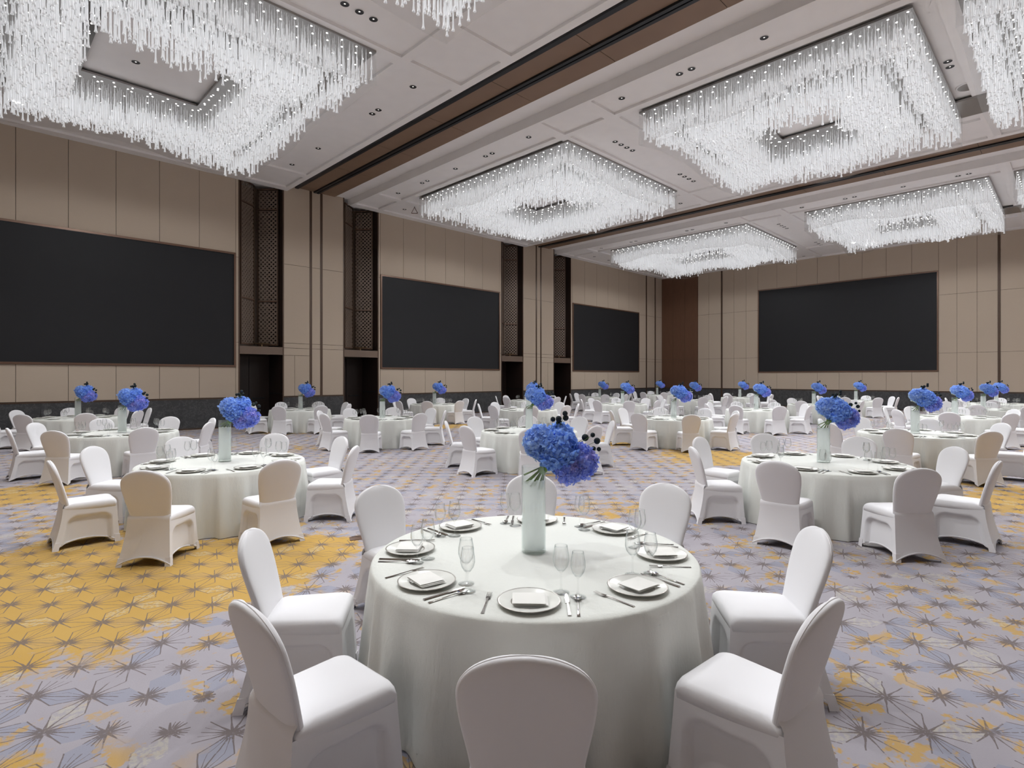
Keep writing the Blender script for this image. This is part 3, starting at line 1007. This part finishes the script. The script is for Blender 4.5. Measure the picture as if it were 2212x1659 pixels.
CLOTH = [build_cloth(s) for s in (3, 8, 21)]
ME_TOP = make_mesh('tabletop', *lathe([(0.02, .715), (R_T - .03, .715), (R_T - .02, .72), (R_T - .02, .742), (R_T - .03, .747), (0.02, .747)], 36, True, True), M['table_wood'])
ME_LEG = make_mesh('pedestal', *lathe([(.34, 0), (.34, .03), (.06, .06), (.05, .66), (.3, .71)], 20, True, True), M['black_track'])

ME_PLATE = make_mesh('plate', *lathe([(0.001, .006), (.085, .006), (.096, .010), (.150, .019), (.158, .022), (.160, .0205), (.150, .014), (.095, .003), (.09, 0.0), (.001, 0.0)], 40), M['china'], True)
ME_RIM = make_mesh('rim_band', *lathe([(.1545, .0214), (.1585, .0226), (.1615, .0208), (.159, .0190)], 48), M['platinum'], True)
ME_WELL = make_mesh('well_band', *lathe([(.0860, .0072), (.0905, .0088), (.0945, .0106), (.0950, .0100)], 40), M['platinum'], True)


def build_napkin():
    parts = []
    for k, (x0, x1, y0, y1, z0, h) in enumerate(((-.075, .096, -.080, .070, .0185, .005), (-.084, .090, -.083, .068, .023, .005), (-.084, .082, -.081, .066, .0275, .006))):
        N = 12
        g = []
        for side in (0, 1):
            for j in range(N + 1):
                for i in range(N + 1):
                    s, t = i / N, j / N
                    x, y = x0 + (x1 - x0) * s, y0 + (y1 - y0) * t
                    puff = (min(s, 1 - s) * 2) ** 0.35 * (min(t, 1 - t) * 2) ** 0.35
                    z = z0 + .5 * h + (.5 * h * puff + .0015 * math.sin(9 * s + k) * puff) * (1 if side else -1) + .004 * math.sin(3 * t + k) * (1 - s) * .4
                    g.append((x, y, z))
        F = []
        M1 = (N + 1) * (N + 1)
        for side in (0, 1):
            for j in range(N):
                for i in range(N):
                    a0 = side * M1 + j * (N + 1) + i
                    q = (a0, a0 + 1, a0 + N + 2, a0 + N + 1)
                    F.append(q if side else q[::-1])
        parts.append((g, F))
    return make_mesh('napkin', *merge(parts), M['napkin'], True)


ME_NAP = build_napkin()
ME_GL1 = make_mesh('wine_glass', *lathe([(.001, .003), (.044, .001), (.045, .0025), (.020, .006), (.007, .014), (.0042, .03), (.0040, .095), (.006, .108), (.020, .118), (.036, .140), (.044, .168), (.043, .200), (.036, .236), (.0335, .252), (.0325, .252), (.035, .236), (.042, .200), (.043, .168), (.035, .141), (.018, .120), (.001, .114)], 22), M['glass'], True)
ME_GL2 = make_mesh('wine_glass_small', *lathe([(.001, .003), (.041, .001), (.042, .0025), (.019, .006), (.007, .014), (.0042, .03), (.0040, .088), (.006, .100), (.019, .110), (.033, .132), (.0395, .158), (.0385, .188), (.032, .222), (.0300, .236), (.0290, .236), (.031, .222), (.0375, .188), (.0385, .158), (.032, .133), (.017, .112), (.001, .106)], 22), M['glass'], True)


def strip(prof, th=0.0022):
    """flat utensil: prof = [(y, half width, z)]"""
    rings = [[(-w, y, z), (w, y, z), (w * .8, y, z + th), (-w * .8, y, z + th)] for y, w, z in prof]
    return loft(rings, True, True, True)


fork = merge([strip([(-.125, .0085, .001), (-.06, .0055, .003), (.02, .0035, .007), (.045, .005, .008), (.052, .012, .006), (.072, .013, .004)])] +
             [strip([(.070, .0016, .004), (.095, .0016, .003), (.125, .0012, .007)], .0018) for _ in range(0)] +
             [([(x - .0016, .070, .004), (x + .0016, .070, .004), (x + .0011, .124, .008), (x - .0011, .124, .008), (x - .0016, .070, .006), (x + .0016, .070, .006), (x + .0011, .124, .0095), (x - .0011, .124, .0095)],
               [(3, 2, 1, 0), (4, 5, 6, 7), (0, 1, 5, 4), (1, 2, 6, 5), (2, 3, 7, 6), (3, 0, 4, 7)]) for x in (-.0108, -.0036, .0036, .0108)])
ME_FORK = make_mesh('fork', *fork, M['steel'])
knife = strip([(-.130, .0095, .001), (-.05, .0075, .002), (.01, .006, .003), (.02, .0115, .002), (.07, .0125, .002), (.11, .009, .002), (.130, .002, .002)], .004)
ME_KNIFE = make_mesh('knife', *knife, M['steel'])
sp = [strip([(-.125, .0085, .001), (-.05, .0055, .003), (.02, .0035, .007), (.055, .0055, .007)])]
rings = []
for i in range(9):
    f = i / 8
    y = .05 + .072 * f
    w = .021 * math.sin(math.pi * min(1, .10 + f * .86)) ** 0.6
    ring = []
    for j in range(9):
        s = j / 8 * 2 - 1
        ring.append((w * s, y, .011 - .009 * (1 - s * s) * math.sin(math.pi * min(1, .08 + f * .9))))
    rings.append(ring)
sp.append(loft(rings, False))
ME_SPOON = make_mesh('spoon', *merge(sp), M['steel'], True)

# vase and bouquet
VH, VRAD = 0.56, 0.080
ME_VASE = make_mesh('vase_wall', *lathe([(VRAD - .004, 0.0), (VRAD, .004), (VRAD, VH), (VRAD - .002, VH + .002), (VRAD - .005, VH), (VRAD - .005, .026), (.001, .026)], 36), M['vase'], True)
ME_VBASE = make_mesh('vase_base', *lathe([(.001, .001), (VRAD - .006, .001), (VRAD - .005, .024), (.001, .024)], 36), M['vase'], True)
ME_WATER = make_mesh('water', *lathe([(.001, .028), (VRAD - .0065, .028), (VRAD - .0065, VH - .095), (.001, VH - .095)], 36), M['water'], True)


def flower_head(rad, n, seed, mat):
    rr = random.Random(seed)
    V, F = [], []
    g = math.pi * (3 - math.sqrt(5))
    for k in range(n):
        zz = 1 - 2 * (k + .5) / n
        rho = math.sqrt(1 - zz * zz)
        d = Vector((rho * math.cos(g * k), rho * math.sin(g * k), zz))
        d = (d + Vector((rr.uniform(-.12, .12), rr.uniform(-.12, .12), rr.uniform(-.12, .12)))).normalized()
        c = d * rad * rr.uniform(.78, .98)
        a = d.orthogonal().normalized(); b = d.cross(a)
        ph = rr.uniform(0, 6.28)
        sz = rad * rr.uniform(.20, .30)
        tilt = rr.uniform(-.4, .4)
        nd = (d + a * tilt).normalized()
        for q in range(4):
            t = ph + q * math.pi / 2 + rr.uniform(-.15, .15)
            e = (a * math.cos(t) + b * math.sin(t)); s = (-a * math.sin(t) + b * math.cos(t))
            up = rr.uniform(0.0, .85)
            n0 = len(V)
            V += [tuple(c), tuple(c + e * sz * .55 + s * sz * .48 + nd * sz * up * .6), tuple(c + e * sz * 1.05 + nd * sz * up), tuple(c + e * sz * .55 - s * sz * .48 + nd * sz * up * .6)]
            F += [(n0, n0 + 1, n0 + 2), (n0, n0 + 2, n0 + 3)]
    # dense heart so that no gaps show through
    seg = 10
    n0 = len(V)
    cv, cf = lathe([(rad * .80 * math.sin(math.pi * j / 8) + .0005, rad * .80 * math.cos(math.pi * j / 8)) for j in range(9)], seg)
    V += cv; F += [tuple(i + n0 for i in f) for f in cf]
    return make_mesh('flower_head', V, F, mat)


HEADS = [(0.045, 0.02, 0.715, flower_head(.112, 200, 1, M['petal_pale'])),
         (0.155, -0.03, 0.665, flower_head(.135, 260, 2, M['petal_blue'])),
         (0.170, 0.06, 0.725, flower_head(.112, 190, 3, M['petal_blue'])),
         (0.290, 0.00, 0.590, flower_head(.120, 220, 4, M['petal_violet'])),
         (0.225, -0.05, 0.545, flower_head(.092, 150, 5, M['petal_violet']))]
THS = [(.128, .03, .865, .017), (.165, .02, .868, .021), (.205, .00, .905, .018), (.210, .01, .875, .020), (.170, .05, .84, .022), (.34, .02, .745, .024), (.385, -.01, .765, .016), (.415, .0, .725, .022), (.395, .02, .672, .016), (.425, -.01, .672, .015), (.40, -.02, .60, .018)]
def ball(r): return lathe([(r * math.sin(math.pi * j / 6) + .0003, r * math.cos(math.pi * j / 6)) for j in range(7)], 9)
ME_BALL = make_mesh('thistle', *ball(1.0), M['thistle'], True)
NECK = (0.075, 0.0, 0.565)
STEMS = []
for i, (ex, ey, ez) in enumerate(((-.065, .01, .50), (-.058, -.02, .455), (-.045, .03, .44), (-.020, -.03, .43), (.005, .025, .425), (.030, -.02, .41), (.052, .015, .40))):
    STEMS.append(tube((ex, ey, ez), NECK, .0065, .005))
ME_STEM = [make_mesh('stem', *s, M['stem'], True) for s in STEMS]
ME_COLLAR = make_mesh('stem_collar', *merge([tube((NECK[0] - .03, 0, NECK[2] - .05), (NECK[0] + .05, 0, NECK[2] + .06), .024, .045, 10)]), M['stem'], True)
ME_STEMS_FAR = make_mesh('stem_bunch', *merge(STEMS), M['stem'], True)
THSTEM = []
for x, y, z, r in THS:
    THSTEM.append(tube((x * .65 + .03, y, z * .72 + .15), (x, y, z), .002, .0015, 4))
ME_THSTEM = make_mesh('thistle_stems', *merge(THSTEM), M['stem'], True)
far_th = []
for x, y, z, r in THS:
    v, f = ball(r)
    far_th.append(([(p[0] + x, p[1] + y, p[2] + z) for p in v], f))
ME_TH_FAR = make_mesh('thistle_cluster', *merge(far_th), M['thistle'], True)

BROT = math.atan2(RT.y, RT.x)       # the bouquets all lean to the same side of the hall

TABLES = [
    # u, v, phase (degrees), descriptor
    (2.66, 2.49, -4.0, 'the nearest table'),
    (2.56, 8.16, 1.5, 'the left foreground table'),
    (8.27, 2.40, 0.0, 'the right foreground table'),
    (2.41, 14.02, 2.0, 'the table behind the left foreground one'),
    (2.42, 20.2, -1.0, 'the leftmost table by the marble wall'),
    (8.77, 8.35, 0.0, 'the table behind the nearest bouquet'),
    (8.55, 13.90, 2.0, 'the table facing the second dark doorway'),
    (8.75, 19.71, -2.0, 'the table between two left doorways'),
    (13.99, 2.35, 1.0, 'the table behind the right foreground one'),
    (14.45, 8.08, -2.0, 'the larger table before the corner panel'),
    (14.60, 13.93, 1.0, 'the second table behind the nearest bouquet'),
    (14.60, 19.55, -1.0, 'the table under the middle wall screen'),
    (20.85, 2.55, 2.0, 'the third table along the right edge'),
    (20.43, 8.16, 0.0, 'the table below the end screen\'s left corner'),
    (20.59, 13.98, -2.0, 'the nearer table under the smallest screen'),
    (20.70, 19.6, 1.0, 'the far table by the third dark doorway'),
    (26.60, 2.44, -1.0, 'the fourth table along the right edge'),
    (26.0, 7.95, 2.0, 'the table under the end screen\'s middle'),
    (26.70, 13.95, 0.0, 'the far table before the corner panel'),
    (26.95, 19.9, 1.0, 'the farther table under the smallest screen'),
    (32.6, 2.55, 0.0, 'the farthest table along the right edge'),
    (32.0, 7.85, -1.0, 'the farthest table under the end screen'),
    (32.2, 13.80, 2.0, 'the far table left of the end screen'),
    (33.2, 19.8, 0.0, 'the farthest table in the room corner'),
]
SEAT = ['near side', 'near right', 'right side', 'far right', 'far side', 'far left', 'left side', 'near left']
# (angle round the table, distance of the seat) for the places of the nearest table, 0 degrees = camera right
T0 = [(-93.1, 1.42), (-48, 1.41), (-6.2, 1.41), (46, 1.41), (88.4, 1.41), (138, 1.41), (187.7, 1.41), (-132.8, 1.47)]
CHAIR_SHIFT = {(1, 0): 0.20, (1, 7): 0.06, (0, 2): 0.02}      # chairs pulled out a little further

for ti, (tu, tv, ph, who) in enumerate(TABLES):
    dist = math.hypot(tu, tv)
    near = dist < 18
    r = random.Random(100 + ti)
    tb = tag(empty('banquet_table', (tu, tv, 0)), 'round pedestal table under the cloth, %s' % who, 'table', 'round banquet tables')
    put('tabletop', ME_TOP, tb); put('pedestal', ME_LEG, tb)
    cl = put('tablecloth', CLOTH[ti % 3], None, (tu, tv, 0), (0.0, 1.3, 2.9, 4.4)[ti % 4])
    tag(cl, 'ivory floor length cloth over %s' % who, 'tablecloth', 'ivory round tablecloths')
    # vase
    vz = Z_T + 0.001
    va = tag(empty('glass_vase', (tu + FW.x * .03, tv + FW.y * .03, vz), BROT), 'tall clear glass cylinder vase on %s' % who, 'vase', 'glass cylinder vases')
    put('vase_wall', ME_VASE, va); put('vase_base', ME_VBASE, va); put('water', ME_WATER, va)
    bscale = 1.0 if ti == 0 else 1.12 if dist < 12 else 1.25
    bo = tag(empty('hydrangea_bouquet', (va.location.x, va.location.y, vz), BROT), 'blue hydrangea bouquet in the vase on %s' % who, 'bouquet', 'blue hydrangea bouquets')
    def bp(name, me, loc=(0, 0, 0), s=1.0):
        k = bscale
        # enlarge the blooms about the mouth of the vase
        o = put(name, me, bo, (loc[0] * k, loc[1] * k, (loc[2] - .5) * k + .5 if name in ('flower_head', 'thistle') else loc[2]), 0, (s * k, s * k, s * k))
        return o
    for hx, hy, hz, me in HEADS: bp('flower_head', me, (hx, hy, hz))
    if dist < 13:
        for (x, y, z, rr_) in THS: bp('thistle', ME_BALL, (x, y, z), rr_)
        put('thistle_stems', ME_THSTEM, bo, (0, 0, (1 - bscale) * .5), 0, (bscale,) * 3)
        for me in ME_STEM: put('stem', me, bo)
        put('stem_collar', ME_COLLAR, bo)
    else:
        put('thistle_cluster', ME_TH_FAR, bo, (0, 0, (1 - bscale) * .5), 0, (bscale,) * 3)
        put('stem_bunch', ME_STEMS_FAR, bo)
    # places round the table
    for k in range(8):
        ang = YAW + math.pi + math.radians(ph) - 0 + k * math.pi / 4      # seat 0 faces away from the camera
        ca, sa = math.cos(ang), math.sin(ang)
        rad = 1.43 + r.uniform(-.02, .04) + CHAIR_SHIFT.get((ti, k), 0)
        jit = math.radians(r.uniform(-4, 4))
        st = SEAT[k]
        cang = ang
        if (ti, k) == (1, 0): cang += math.radians(5)
        if ti == 0: cang, rad = YAW - math.pi / 2 + math.radians(T0[k][0]), T0[k][1]
        place_chair((tu + rad * math.cos(cang), tv + rad * math.sin(cang), 0), cang + math.pi / 2 + jit * (0.3 if ti == 0 else 1), 'white covered chair, %s of %s' % (st, who), 2 if dist < 14 else 1 if dist < 24 else 0)
        # local frame: +y towards the table centre, +x to the sitter's right
        iy = Vector((-ca, -sa, 0)); ix = Vector((iy.y, -iy.x, 0))
        rz = math.atan2(iy.y, iy.x) - math.pi / 2
        base = Vector((tu, tv, Z_T + .001)) - iy * 0.815
        pl = tag(empty('dinner_plate', base, rz), 'white dinner plate, %s of %s' % (st, who), 'plate', 'white dinner plates')
        put('plate', ME_PLATE, pl)
        if dist < 20:
            put('rim_band', ME_RIM, pl); put('well_band', ME_WELL, pl)
        nb = base + Vector((0, 0, 0.0))
        np_ = put('napkin', ME_NAP, None, nb, rz + math.radians(r.uniform(-6, 6)))
        tag(np_, 'folded white napkin, %s of %s' % (st, who), 'napkin', 'folded white napkins')
        for nm, me, ox, oy, lab in (('wine_glass', ME_GL1, .16, .15, 'taller wine glass'), ('wine_glass', ME_GL2, .245, .10, 'shorter wine glass')):
            if dist > 30 and nm == 'wine_glass' and me is ME_GL2 and k in (3, 4, 5): continue
            p = base + ix * (ox + r.uniform(-.01, .01)) + iy * (oy + r.uniform(-.01, .01))
            tag(put(nm, me, None, p, r.uniform(0, 6)), '%s, %s of %s' % (lab, st, who), 'wine glass', 'clear wine glasses')
        if near:
            for nm, me, ox, tw in (('fork', ME_FORK, -.215, 0), ('knife', ME_KNIFE, .195, 0), ('spoon', ME_SPOON, .245, 0)):
                p = base + ix * ox + iy * (-.012 + r.uniform(-.008, .008))
                tag(put(nm, me, None, p, rz + math.radians(r.uniform(-2.5, 2.5))), 'steel %s, %s of %s' % (nm, st, who), nm, 'steel cutlery')

# ------------------------------------------------------------------ odds and ends
fb = tag(empty('floor_box', (RT.x * -1.84 + FW.x * 6.62, RT.y * -1.84 + FW.y * 6.62, 0.0), BROT + 0.35), 'small square brown floor outlet plate in the carpet left of centre', 'floor box')
put('lid', boxes_mesh('floor_box_lid', [(-.075, .075, -.075, .075, 0.001, .006)], M['brown_frame']), fb)
put('hinge', boxes_mesh('floor_box_hinge', [(-.05, .05, .066, .072, .006, .009)], M['brown_trim']), fb)
spk = tag(empty('ceiling_speaker', (19.0, 2.05, ZP - .03)), 'round grey ceiling speaker between the two right chandeliers', 'speaker')
put('grille', make_mesh('speaker_grille', *lathe([(.24, .004), (.20, 0.0), (.001, -.002)], 28), M['plate_metal'], True), spk)
put('rim', make_mesh('speaker_rim', *lathe([(.24, .002), (.27, -.004), (.28, .03)], 28), M['ceil'], True), spk)
br = tag(empty('hanging_bracket', (14.55, 20.95, 9.28), BROT), 'small triangular metal bracket hanging left of the middle chandelier', 'bracket')
for p, q in (((-.14, 0, 0), (.14, 0, 0)), ((-.14, 0, 0), (0, 0, .27)), ((.14, 0, 0), (0, 0, .27)), ((0, 0, .27), (0, 0, ZP - 9.28))):
    put('bar', make_mesh('bracket_bar', *tube(p, q, .014, .014), M['brown_frame']), br)
